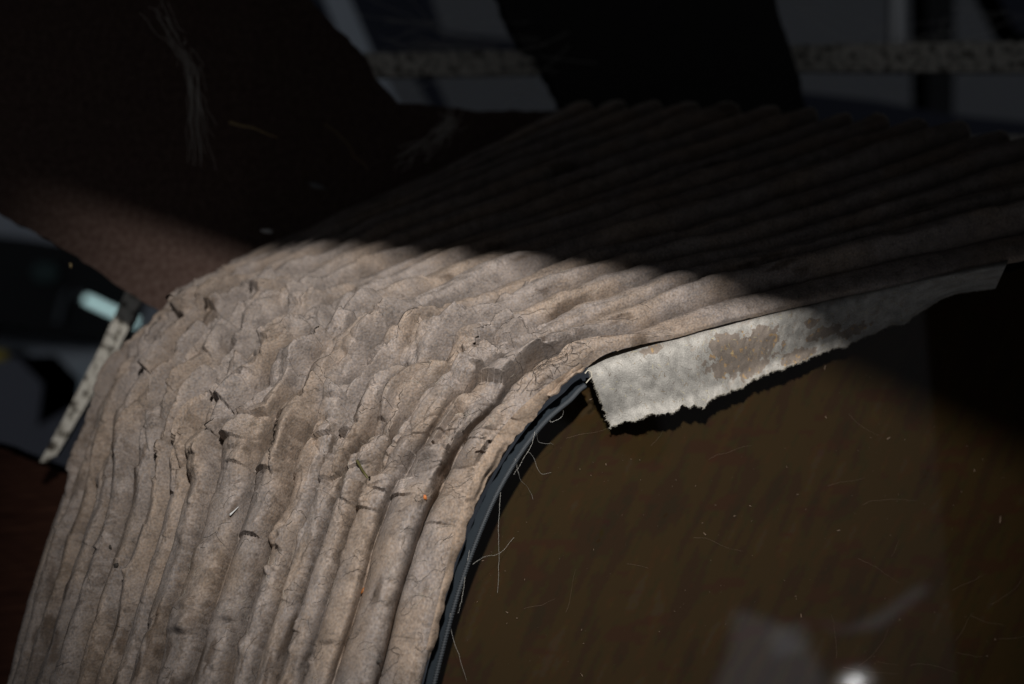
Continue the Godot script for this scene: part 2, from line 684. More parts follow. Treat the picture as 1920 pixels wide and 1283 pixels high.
func flap_texture() -> ImageTexture:
	# pale felted pulp; the surface layer has peeled off in ragged tan patches
	var nx := 1400
	var ny := 220
	var a := noise(0.018, 41, 5).get_image(nx, ny).get_data()
	var b := noise(0.2, 42, 3).get_image(nx, ny).get_data()
	var c := noise(0.03, 43, 5).get_image(nx, ny).get_data()
	var im := Image.create(nx, ny, false, Image.FORMAT_RGB8)
	var blobs := [[0.36, 0.30, 0.05, 0.13], [0.41, 0.55, 0.115, 0.27], [0.34, 0.62, 0.055, 0.13], [0.48, 0.42, 0.05, 0.2], [0.43, 0.8, 0.06, 0.12], [0.66, 0.62, 0.05, 0.10], [0.58, 0.86, 0.05, 0.12], [0.74, 0.75, 0.05, 0.1], [0.17, 0.12, 0.03, 0.06], [0.62, 0.4, 0.02, 0.08]]
	for y in ny:
		for x in nx:
			var i := y * nx + x
			var u := float(x) / nx
			var v := float(y) / ny
			var m := -1.0
			for e in blobs:
				m = maxf(m, 1.0 - sqrt(((u - e[0]) / e[2]) ** 2 + ((v - e[1]) / e[3]) ** 2))
			m += (c[i] - 128) / 128.0 * 0.5 + (b[i] - 128) / 128.0 * 0.12 + 0.12
			var g := 0.415 + (a[i] - 128) * 0.0010 + (b[i] - 128) * 0.0012
			var col := Vector3(g, g * 0.955, g * 0.87)
			if (c[(i + 51200) % (nx * ny)] < 74) and u > 0.25:
				col = col.lerp(Vector3(0.36, 0.31, 0.26), 0.6)
			if m > 0.12:
				var t := 0.26 + (b[i] - 128) * 0.0005 + (a[i] - 128) * 0.0003
				col = Vector3(t * 1.02, t * 0.86, t * 0.72)
				if c[(i + 9000) % (nx * ny)] > 186:
					col = Vector3(0.42, 0.29, 0.16)
			elif m > 0.02:
				col *= 1.1
			im.set_pixel(x, y, Color(col.x, col.y, col.z).linear_to_srgb())
	var r := RandomNumberGenerator.new()
	r.seed = 8
	for k in 420:
		var p := Vector2(r.randf() * nx, r.randf() * ny)
		var dir := r.randf() * TAU
		var tone: Color = [Color(0.35, 0.3, 0.25), Color(0.85, 0.8, 0.6), Color(0.55, 0.45, 0.3)][r.randi() % 3]
		for s in r.randi_range(3, 16):
			im.set_pixel(clampi(int(p.x), 0, nx - 1), clampi(int(p.y), 0, ny - 1), tone)
			p += Vector2.from_angle(dir)
			dir += r.randf_range(-0.25, 0.25)
	return ImageTexture.create_from_image(im)


func flap_point(t: float, v: float, lift := 0.0) -> Vector3:
	var xs := []
	for p in FLAP:
		xs.append(p[0])
	var a := Vector2.ZERO
	var b := Vector2.ZERO
	for e in hermite_weights(xs, t):
		a += Vector2(FLAP[e[0]][1], FLAP[e[0]][2]) * e[1]
		b += Vector2(FLAP[e[0]][3], FLAP[e[0]][4]) * e[1]
	a.y -= 10.0
	var p := a.lerp(b, v)
	var d := 0.4085 + 0.004 * smoothstep(0.1, 0.9, v) + 0.029 * t + 0.003 * t * t
	# rises out of the groove in a roll, then hangs forward of the brown panel
	d -= 0.0048 * sin(PI * minf(1.0, pow(v, 0.6) * 1.1)) + 0.0035 * v * (1.0 - t)
	d += 0.0011 * sin(t * 17.0 + v * 2.0) * v + 0.0025 * v * exp(-t * 30.0) + 0.004 * maxf(0.0, 1.0 - v * 9.0)
	return at2(p, d - lift)


func build_flap(root: Node3D, org: Vector3) -> void:
	var nz := noise(6.0, 51, 4)
	var nf := noise(60.0, 52, 2)
	var n := 420
	var w := 30
	var v := PackedVector3Array()
	var uv := PackedVector2Array()
	var idx := PackedInt32Array()
	for i in n + 1:
		var t := float(i) / n
		var reach := 1.0 + 0.06 * nz.get_noise_1d(t * 1.6) + 0.03 * nz.get_noise_1d(t * 6.0 + 3.0) + 0.007 * nf.get_noise_1d(t * 1.3)
		for e in [[0.188, 0.010, -0.035], [0.206, 0.006, 0.025], [0.222, 0.006, -0.035], [0.245, 0.007, 0.030], [0.43, 0.012, -0.030], [0.72, 0.02, 0.08], [0.86, 0.012, 0.09]]:
			reach += e[2] * exp(-((t - e[0]) / e[1]) ** 2)
		for q in w + 1:
			var f := float(q) / w
			var tt := t + (0.006 * nf.get_noise_1d(f * 0.6) - 0.004) * maxf(0.0, 1.0 - t * 18.0) * f
			v.append(flap_point(tt, f * reach, 0.0009 * nz.get_noise_2d(t * 1.3, f * 0.16) + 0.00025 * nz.get_noise_2d(t * 6.0, f * 0.9)) - org)
			uv.append(Vector2(t, f * 0.97))
	for i in n:
		for q in w:
			var p := i * (w + 1) + q
			idx.append_array(PackedInt32Array([p, p + w + 1, p + 1, p + 1, p + w + 1, p + w + 2]))
	var o := obj("torn_flap", mesh_of(v, idx, PackedVector3Array(), uv), M.flap, root)
	o.set_meta("label", "pale torn paper flap with peeled tan patches")
	# fuzz of loose pulp fibres along the torn edge
	var tb := Tubes.new()
	var r := RandomNumberGenerator.new()
	r.seed = 61
	for k in 900:
		var t := r.randf()
		var p0 := v[int(t * n) * (w + 1) + w]
		var dir := (v[int(t * n) * (w + 1) + w] - v[int(t * n) * (w + 1) + w - 3]).normalized()
		if k % 6 == 0:
			var q := r.randi_range(2, w)
			p0 = v[q]
			dir = (v[q] - v[(w + 1) * 6 + q]).normalized()
		dir = (dir + Vector3(r.randfn(), r.randfn(), r.randfn()) * 0.45).normalized()
		var path := PackedVector3Array()
		for s in 4:
			path.append(p0 - dir * 0.0004)
			p0 += dir * r.randf_range(0.00012, 0.0004)
			dir = (dir + Vector3(r.randfn(), r.randfn(), r.randfn()) * 0.3).normalized()
		tb.add(path, 0.00005, 0.00002, 3)
	var fz := obj("edge_fibres", tb.mesh(self), M.fuzz, o)
	fz.set_meta("kind", "stuff")


func hoop_point(f: float) -> Vector3:
	var p := polyline(HOOP, f)
	return at2(p, 0.3745 + 0.0042 * f + 0.0034 + maxf(0.0, f - 7.0) * 0.012)


func build_hoop(root: Node3D, org: Vector3) -> void:
	var n := 220
	var path := PackedVector3Array()
	for i in n + 1:
		path.append(hoop_point(6.75 * i / n) - org)
	# a flat dark steel band, and the wire-wound cord along its inner edge
	var v := PackedVector3Array()
	var idx := PackedInt32Array()
	for i in n + 1:
		var t := (path[mini(i + 1, n)] - path[maxi(i - 1, 0)]).normalized()
		var back := -(cam_pos - org - path[i]).normalized()
		var side := t.cross(back).normalized()       # away from the paper
		if side.dot(cam_basis.x) < 0:
			side = -side
		for q in [[-0.0024, 0.0006], [0.0002, 0.0003], [0.0005, 0.0012], [-0.0024, 0.0018]]:
			v.append(path[i] + side * q[0] + back * q[1])
	for i in n:
		for q in 4:
			var p := i * 4 + q
			var r := i * 4 + (q + 1) % 4
			idx.append_array(PackedInt32Array([p, r, p + 4, r, r + 4, p + 4]))
	var band := obj("hoop_band", mesh_of(v, idx), M.steel, root)
	band.set_meta("label", "dark steel band along the inner edge of the bellows")
	var cord := Tubes.new()
	var wound := PackedVector3Array()
	var thread := Tubes.new()
	for i in n + 1:
		var t := (path[mini(i + 1, n)] - path[maxi(i - 1, 0)]).normalized()
		var back := -(cam_pos - org - path[i]).normalized()
		var side := t.cross(back).normalized()
		if side.dot(cam_basis.x) < 0:
			side = -side
		wound.append(path[i] + side * 0.0002 + back * 0.0001)
	cord.add(wound, 0.00055, 0.00060, 10)
	var c := obj("cord", cord.mesh(self), M.cord, root)
	var turns := 230
	var coil := PackedVector3Array()
	var per := 9
	for i in turns * per:
		var f := float(i) / (turns * per) * n
		var a := wound[int(f)].lerp(wound[mini(int(f) + 1, n)], f - int(f))
		var t := (wound[mini(int(f) + 1, n)] - wound[int(f)]).normalized()
		var x := t.cross(Vector3(0.31, 0.83, 0.46)).normalized()
		var y := t.cross(x)
		var ang := TAU * i / per
		coil.append(a + (x * cos(ang) + y * sin(ang)) * 0.00057)
	thread.add(coil, 0.00013, 0.00013, 5)
	obj("wire_winding", thread.mesh(self), M.wire, c)


# ---------------------------------------------------------------- the brown panel inside the hoop
func plate_depth(p: Vector2) -> float:
	var x := p.x - 900.0
	return 0.4060 + 0.00005 * x - 0.00002 * (p.y - 800.0)


var hoop_line := PackedVector2Array()


func hoop_gap(p: Vector2) -> float:      # pixels from the hoop line, negative outside it
	var best := 1e9
	var side := 1.0
	for i in hoop_line.size() - 1:
		var a := hoop_line[i]
		var b := hoop_line[i + 1]
		var c := Geometry2D.get_closest_point_to_segment(p, a, b)
		var d := c.distance_to(p)
		if d < best:
			best = d
			side = 1.0 if (b - a).cross(p - a) > 0 else -1.0
	return best * side


func build_plate() -> void:
	for i in 41:
		hoop_line.append(polyline(HOOP, 0.25 * i))
	var root := thing("varnished_panel", "dark brown varnished panel inside the wire hoop, below the torn flap", "panel", at(1400, 1000, 0.437))
	var v := PackedVector3Array()
	var uv := PackedVector2Array()
	var col := PackedColorArray()
	var idx := PackedInt32Array()
	var x0 := 720.0
	var y0 := 480.0
	var step := 6.0
	var nx := 220
	var ny := 160
	var where := {}
	var n1 := noise(0.006, 71, 4)
	var n2 := noise(0.02, 72, 3)
	for j in ny:
		for i in nx:
			var p := Vector2(x0 + i * step, y0 + j * step)
			var g := hoop_gap(p)
			if g < (-14.0 if p.x < 1130.0 else -48.0):
				continue
			where[j * nx + i] = v.size()
			v.append(at2(p, plate_depth(p)) - root.position)
			uv.append(Vector2(p.x, p.y) / 600.0)
			# one brown lacquer all over, with faint brush runs and a few wine-red ones
			var k := n2.get_noise_2d(p.x * 0.9 + p.y * 0.4, p.y * 0.14 - p.x * 0.06) + 0.5 * n2.get_noise_2d(p.x * 2.2 + p.y, p.y * 0.3 - p.x * 0.13 + 900.0)
			var c := Vector3(0.032, 0.0206, 0.0102) * (1.0 + 0.22 * k + 0.15 * n1.get_noise_2d(p.x, p.y))
			c = c.lerp(Vector3(0.035, 0.014, 0.010), 0.45 * smoothstep(0.2, 0.45, n1.get_noise_2d(p.x * 0.8 - 500.0, p.y * 2.6)))
			col.append(Color(c.x, c.y, c.z))
	for j in ny - 1:
		for i in nx - 1:
			var a: int = where.get(j * nx + i, -1)
			var b: int = where.get(j * nx + i + 1, -1)
			var c: int = where.get((j + 1) * nx + i, -1)
			var d: int = where.get((j + 1) * nx + i + 1, -1)
			if mini(mini(a, b), mini(c, d)) >= 0:
				idx.append_array(PackedInt32Array([a, b, c, b, d, c]))
	obj("lacquer_face", mesh_of(v, idx, PackedVector3Array(), uv, col), M.lacquer, root)
	var back := slab(PackedVector2Array([Vector2(1000, 900), Vector2(1300, 670), Vector2(2040, 440), Vector2(2040, 1430), Vector2(850, 1430)]), func(p): return plate_depth(p) + 0.012, 0.006)
	var bo := obj("backing_board", back, M.dark_wood, root)
	bo.position = -root.position
	# grit and crumbs stuck to the lacquer: nobody could count them
	var tb := Tubes.new()
	var r := RandomNumberGenerator.new()
	r.seed = 91
	for k in 420:
		var p := Vector2(r.randf_range(850, 1900), r.randf_range(660, 1270))
		var g := hoop_gap(p)
		if g < 12.0 or r.randf() < g / 1100.0:
			continue
		var q := at2(p, plate_depth(p) - 0.0003)
		var len := 0.00006 * exp(r.randfn(0.2, 0.7))
		var dir := (cam_basis.x * r.randfn() + cam_basis.y * r.randfn()).normalized()
		tb.add(PackedVector3Array([q - dir * len * 1.2, q - dir * len * 0.4, q + dir * len * 0.5, q + dir * len * 1.3]), minf(len, 0.0003) * 0.7, minf(len, 0.0003) * 0.4, 4)
	for k in 24:                          # fine scuffs in the lacquer
		var p := Vector2(r.randf_range(900, 1880), r.randf_range(700, 1260))
		if hoop_gap(p) < 20.0:
			continue
		var dir := Vector2.from_angle(r.randfn(-0.35, 0.5))
		var path := PackedVector3Array()
		for q in r.randi_range(6, 16):
			path.append(at2(p, plate_depth(p) - 0.00008))
			p += dir * 7.0
			dir = dir.rotated(r.randfn(0, 0.12))
		tb.add(path, 0.00003, 0.000015, 3)
	var gr := obj("grit", tb.mesh(self), M.grit)
	tag(gr, "pale grit, dust specks and fine scuffs on the brown panel", "grit", "", "stuff")


# ---------------------------------------------------------------- fibres, cobwebs and crumbs
func build_fibres() -> void:
	var r := RandomNumberGenerator.new()
	r.seed = 101
	var dark := Tubes.new()
	var pale := Tubes.new()
	for i in 420:
		var s := r.randf_range(0.9, 8.0)
		var k := absf(r.randfn(0, 3.6)) if r.randf() < 0.8 else r.randf_range(0, 15)
		if k > 16 or (s > 6.5 and r.randf() < 0.6):
			continue
		var dir := r.randf() * TAU
		var bend := r.randfn(0, 0.25)
		var cnt := r.randi_range(4, 11)
		var path := PackedVector3Array()
		for q in cnt:
			path.append(surface(clampf(s, 0.5, 14), clampf(k, 0.05, 16.5), 0.00016))
			s += cos(dir) * 0.045
			k += sin(dir) * 0.075
			dir += bend + r.randfn(0, 0.5)
		(dark if r.randf() < 0.8 else pale).add(path, 0.00005, 0.00003, 3)
	# the black tangle by the flap's corner
	for i in 24:
		var s := r.randf_range(5.15, 6.2)
		var k := r.randf_range(0.15, 0.75)
		var dir := r.randfn(0, 0.4)
		var path := PackedVector3Array()
		for q in 9:
			path.append(surface(s, clampf(k, 0.03, 1.0), 0.0004 + 0.0006 * r.randf()))
			s += cos(dir) * 0.05
			k += sin(dir) * 0.08
			dir += r.randfn(0, 0.5)
		dark.add(path, 0.00006, 0.00004, 3)
	tag(obj("dark_fibres", dark.mesh(self), M.fibre), "dark curly hairs and fibres littering the pleats", "fibres", "", "stuff")
	tag(obj("pale_fibres", pale.mesh(self), M.fuzz), "pale curly fibres caught on the pleats", "fibres", "", "stuff")


func web(called: String, label: String, ends: Array, d: float, count: int, spread: float, sag: float, thick: float, sd: int) -> void:
	# threads strung along a rough line of points, with knots of dust
	var r := RandomNumberGenerator.new()
	r.seed = sd
	var tb := Tubes.new()
	for i in count:
		var f0 := r.randf_range(0.0, 0.75)
		var f1 := minf(1.0, f0 + r.randf_range(0.2, 0.75))
		var path := PackedVector3Array()
		var o0 := Vector2(r.randfn(), r.randfn()) * spread
		var o1 := Vector2(r.randfn(), r.randfn()) * spread
		for q in 9:
			var t := q / 8.0
			var p := polyline(ends, lerpf(f0, f1, t) * (ends.size() - 1)) + o0.lerp(o1, t) + Vector2(r.randfn(), r.randfn()) * sag
			path.append(at2(p, d + r.randfn(0, 0.0004)))
		tb.add(path, thick, thick * 0.6, 3)
	tag(obj(called, tb.mesh(self), M.web), label, "cobweb")


func hoop_web() -> void:
	# slack single threads from the hoop down to the panel
	var r := RandomNumberGenerator.new()
	r.seed = 211
	var tb := Tubes.new()
	for i in 9:
		var f := r.randf_range(1.6, 5.4)
		var a := hoop_point(f) + cam_basis * Vector3(-0.001 + r.randf() * 0.003, 0, 0.001)
		var g := clampf(f + r.randfn(-0.5, 0.7), 1.2, 5.8)
		var q := polyline(HOOP, g) + Vector2(r.randf_range(18, 75), r.randf_range(0, 40))
		if i % 3 == 0:
			q = polyline(HOOP, g) + Vector2(r.randf_range(4, 16), r.randf_range(0, 10))
		var b := at2(q, plate_depth(q) - 0.0006 if i % 3 else 0.3745 + 0.0042 * g)
		var path := PackedVector3Array()
		var sway := Vector3(r.randfn(), r.randfn(), r.randfn()) * 0.0008
		for k in 15:
			var t := k / 14.0
			path.append(a.lerp(b, t) + Vector3(0, -0.0012, 0.0004) * sin(PI * t) + sway * sin(TAU * t) + Vector3(r.randfn(), r.randfn(), r.randfn()) * 0.00008)
		tb.add(path, 0.000035, 0.000025, 3)
	tag(obj("cobweb", tb.mesh(self), M.web), "slack pale cobweb threads between the wire hoop and the brown panel", "cobweb")


func crumb(called: String, label: String, cat: String, where: Vector3, size: Vector3, turn: float, m: Material, sd: int) -> void:
	# a small irregular fragment
	var st := SurfaceTool.new()
	var sp := SphereMesh.new()
	sp.radius = 0.5
	sp.height = 1.0
	sp.radial_segments = 12
	sp.rings = 7
	st.create_from(sp, 0)
	var md := MeshDataTool.new()
	md.create_from_surface(st.commit(), 0)
	var nz := noise(1.3, sd, 3)
	for i in md.get_vertex_count():
		var p := md.get_vertex(i)
		md.set_vertex(i, p * (1.0 + 0.55 * nz.get_noise_3dv(p * 1.4)) * size)
	var am := ArrayMesh.new()
	md.commit_to_surface(am)
	st = SurfaceTool.new()
	st.create_from(am, 0)
	st.generate_normals()
	var o := obj(called, st.commit(), m)
	o.position = where
	o.basis = cam_basis * Basis(Vector3.BACK, turn)
	tag(o, label, cat)


func stalk(called: String, label: String, cat: String, path: PackedVector3Array, r0: float, r1: float, m: Material) -> void:
	var tb := Tubes.new()
	tb.add(path, r0, r1, 6)
	tag(obj(called, tb.mesh(self), m), label, cat)


func find(px: float, py: float) -> Vector2:   # (s, k) of the paper seen at that place
	var best := Vector2.ZERO
	var near := 1e9
	for round_ in 2:
		var s0 := 0.0 if round_ == 0 else best.x - 0.4
		var s1 := 12.0 if round_ == 0 else best.x + 0.4
		var k0 := 0.0 if round_ == 0 else best.y - 0.6
		var k1 := 17.0 if round_ == 0 else best.y + 0.6
		for i in 31:
			for j in 31:
				var s := clampf(lerpf(s0, s1, i / 30.0), 0, 15)
				var k := clampf(lerpf(k0, k1, j / 30.0), 0, 17)
				var q := cam_basis.inverse() * (base(s, k) - cam_pos)
				var d := Vector2(960 - q.x / q.z * F, 641 + q.y / q.z * F).distance_to(Vector2(px, py))
				if d < near:
					near = d
					best = Vector2(s, k)
	return best


func on_paper(px: float, py: float, lift := 0.0005) -> Vector3:
	var f := find(px, py + 20.0)
	return surface(f.x, f.y, lift)


func build_litter() -> void:
	crumb("orange_flake", "small orange flake lodged between two front pleats", "flake", on_paper(786, 931), Vector3(0.0009, 0.0012, 0.0005), 0.3, M.orange, 1)
	crumb("brown_seed", "small shiny brown seed low on a front pleat", "seed", on_paper(677, 1090), Vector3(0.0008, 0.0017, 0.0007), -0.5, M.seed, 2)
	crumb("black_crumb", "curved black crumb on the lowest front pleat", "crumb", on_paper(699, 1230), Vector3(0.0024, 0.0008, 0.0006), 0.15, M.fibre, 3)
	crumb("dark_dropping", "upper of two dark droppings at the lower left pleats", "dropping", on_paper(227, 1019), Vector3(0.0008, 0.0013, 0.0006), 0.1, M.fibre, 4)
	crumb("dark_dropping", "lower and larger of two dark droppings at the lower left pleats", "dropping", on_paper(247, 1053), Vector3(0.0015, 0.0012, 0.0007), 0.7, M.fibre, 5)
	var p := PackedVector3Array()
	for q in [[680, 858], [684, 872], [692, 885], [704, 892]]:
		p.append(on_paper(q[0], q[1], 0.0014))
	stalk("green_stalk", "bent olive green stalk wedged between pleats", "stalk", p, 0.0004, 0.0003, M.olive)
	p = PackedVector3Array()
	for q in [[444, 961], [450, 953], [457, 944]]:
		p.append(on_paper(q[0], q[1], 0.0016))
	stalk("white_splinter", "short white splinter on a middle pleat", "splinter", p, 0.0003, 0.0001, M.white)
	p = PackedVector3Array()
	for q in [[1097, 700], [1102, 694], [1109, 697], [1110, 706], [1104, 712], [1099, 718]]:
		p.append(at(q[0], q[1], 0.399))
	stalk("loose_thread", "curled pale thread at the corner of the torn flap", "thread", p, 0.00022, 0.00016, M.fuzz)
	p = PackedVector3Array()
	for q in [[430, 228], [452, 235], [475, 239], [495, 248], [520, 258]]:
		p.append(at(q[0], q[1], 0.52))
	stalk("straw_stalk", "thin straw with a small bulb hanging on the dark board", "straw", p, 0.0006, 0.0002, M.straw)
	p = PackedVector3Array()
	for q in [[608, 232], [628, 246], [645, 262], [658, 278], [662, 292], [682, 306], [690, 318]]:
		p.append(at(q[0], q[1], 0.545))
	stalk("tan_hair", "long bent tan hair in front of the dark board", "hair", p, 0.0002, 0.00016, M.straw)
	crumb("white_curl", "tiny white curled flake at the edge of the shade", "flake", at(500, 433, 0.53), Vector3(0.0042, 0.0014, 0.0008), -0.15, M.white, 6)
	crumb("grey_fluff", "grey scrap of fluff on the dark board", "fluff", at(594, 348, 0.54), Vector3(0.006, 0.002, 0.001), -0.3, M.fluff, 7)
	crumb("pale_speck", "pale speck in the left opening above the tube lamp", "speck", at(132, 497, 0.49), Vector3(0.0007, 0.0016, 0.0006), 0.2, M.straw, 8)
	# cobwebs
	hoop_web()
	web("cobweb", "branching dusty cobweb below the upper left opening", [[0, 730, 325], [1, 785, 285], [2, 835, 240], [3, 850, 215]], 0.562, 34, 12.0, 4.0, 0.00012, 203)
	web("cobweb", "faint cobweb tuft hanging on the black upper left board", [[0, 285, 0], [1, 330, 70], [2, 360, 130], [3, 372, 300]], 0.515, 26, 16.0, 2.5, 0.00009, 204)
	web("cobweb", "fine cobweb threads crossing the upper left opening", [[0, 620, 40], [1, 760, 60], [2, 900, 90], [3, 1020, 110]], 0.63, 34, 42.0, 1.0, 0.00012, 205)
	web("cobweb", "fine cobweb threads crossing the upper right opening", [[0, 1480, 60], [1, 1600, 110], [2, 1740, 100], [3, 1900, 60]], 0.66, 26, 45.0, 1.0, 0.0001, 206)


# ---------------------------------------------------------------- the case round it
func build_case() -> void:
	var b := ragged([[-800, -420], [-800, -120], [-400, 150], [-160, 300], [-60, 366], [0, 402], [60, 432], [120, 468], [180, 505], [240, 548], [290, 577], [345, 612], [520, 600], [800, 480], [1120, 300], [1075, 222], [1045, 206], [900, 209], [830, 199], [745, 193], [705, 147], [690, 112], [640, 60], [590, 8], [562, -60], [440, -420]], 14.0, 3.2, 301)
	var o := obj("brown_board", slab(b, func(p): return 0.526 + 0.00014 * maxf(0.0, p.x - 400.0), 0.012), M.brown_board)
	tag(o, "dark brown dusty board behind the bellows at upper left", "board")
	b = ragged([[780, -420], [915, -60], [940, 8], [965, 60], [986, 92], [1006, 96], [1020, 132], [1062, 206], [1085, 280], [1540, 300], [1512, 200], [1494, 132], [1479, 80], [1462, 30], [1450, -60], [1380, -420]], 9.0, 3.0, 302)
	o = obj("black_plank", slab(b, func(p): return 0.640 + 0.00002 * (p.x - 1200.0), 0.014), M.black_plank)
	tag(o, "black splintered plank between the two upper openings", "plank")
	# slats
	var slat := func(pts: Array, d: float, gx: float, label: String, sd: int):
		var q := obj("painted_slat", slab(ragged(pts, 16.0, 0.5, sd), func(p): return d + gx * (p.x - 960.0), 0.004), M.slat)
		tag(q, label, "slat", "stained cream slats round the case")
	slat.call([[640, 100], [1040, 92], [1490, 84], [1700, 79], [2000, 76], [2000, 135], [1700, 135], [1490, 133], [1040, 138], [640, 146]], 0.665, 0.0, "long stained cream slat crossing behind the black plank", 311)
	slat.call([[1600, 260], [1820, 254], [2000, 250], [2000, 300], [1600, 306]], 0.66, 0.0, "sliver of cream slat showing over the pleat ends at right", 312)
	slat.call([[243, 528], [278, 545], [262, 572], [215, 668], [112, 842], [104, 855], [96, 857], [88, 866], [74, 866], [120, 782], [190, 645]], 0.562, 0.0, "slanting stained cream slat in the left opening", 313)
	# red-brown rail at the lower left
	b = ragged([[-800, 640], [0, 840], [60, 864], [135, 892], [320, 940], [260, 1600], [-800, 1600]], 16.0, 1.5, 303)
	o = obj("wooden_rail", slab(b, func(p): return 0.585 + 0.00003 * p.x, 0.02), M.red_wood)
	tag(o, "dark red-brown grained wooden rail at the lower left", "rail")
	# the case's front rail above the lens, out of the picture: its lower edge cuts the flash
	var l: Vector3 = beam.at
	var p1 := Vector3((640 - 960) / F * 0.5, (641 - 452) / F * 0.5, -0.5)
	var p2 := Vector3((1450 - 960) / F * 0.43, (641 - 573) / F * 0.43, -0.43)
	var e1 := l.lerp(p1, 0.6)
	var e2 := l.lerp(p2, 0.6)
	var along := (e2 - e1).normalized()
	e1 -= along * 0.16
	e2 += along * 0.32
	var up := Vector3(0, 1, 0.25).normalized()
	var st := SurfaceTool.new()
	var bm := BoxMesh.new()
	bm.size = Vector3(e1.distance_to(e2), 0.10, 0.012)
	var zz := along.cross(up).normalized()
	var yy := zz.cross(along)
	st.append_from(bm, 0, Transform3D(Basis(along, yy, zz), (e1 + e2) / 2 + yy * 0.05))
	var box := thing("display_case", "dark wooden display case with unseen boards added to shade the bellows: lid, side and front rail", "case", cam_pos)
	box.basis = cam_basis
	obj("front_rail", st.commit(), M.dark_wood, box)
	for q in [["shade_lid", Vector3(0, 0.205, -0.41), Vector3(0.74, 0.014, 0.32), 0.06], ["shade_side", Vector3(0.30, 0.03, -0.52), Vector3(0.014, 0.34, 0.44), 0.0]]:  # unseen top and side boards, added to keep ambient light off the bellows
		var bx := BoxMesh.new()
		bx.size = q[2]
		o = obj(q[0], bx, M.dark_wood, box)
		o.position = q[1]
		o.basis = Basis(Vector3.RIGHT, q[3])


func room_slab(called: String, pts: Array, d: float, gx: float, thick: float, m: Material, parent: Node = self) -> MeshInstance3D:
	return obj(called, slab(ragged(pts, 400.0, 0.0, 1), func(p): return d + gx * (p.x - 960.0), thick), m, parent)


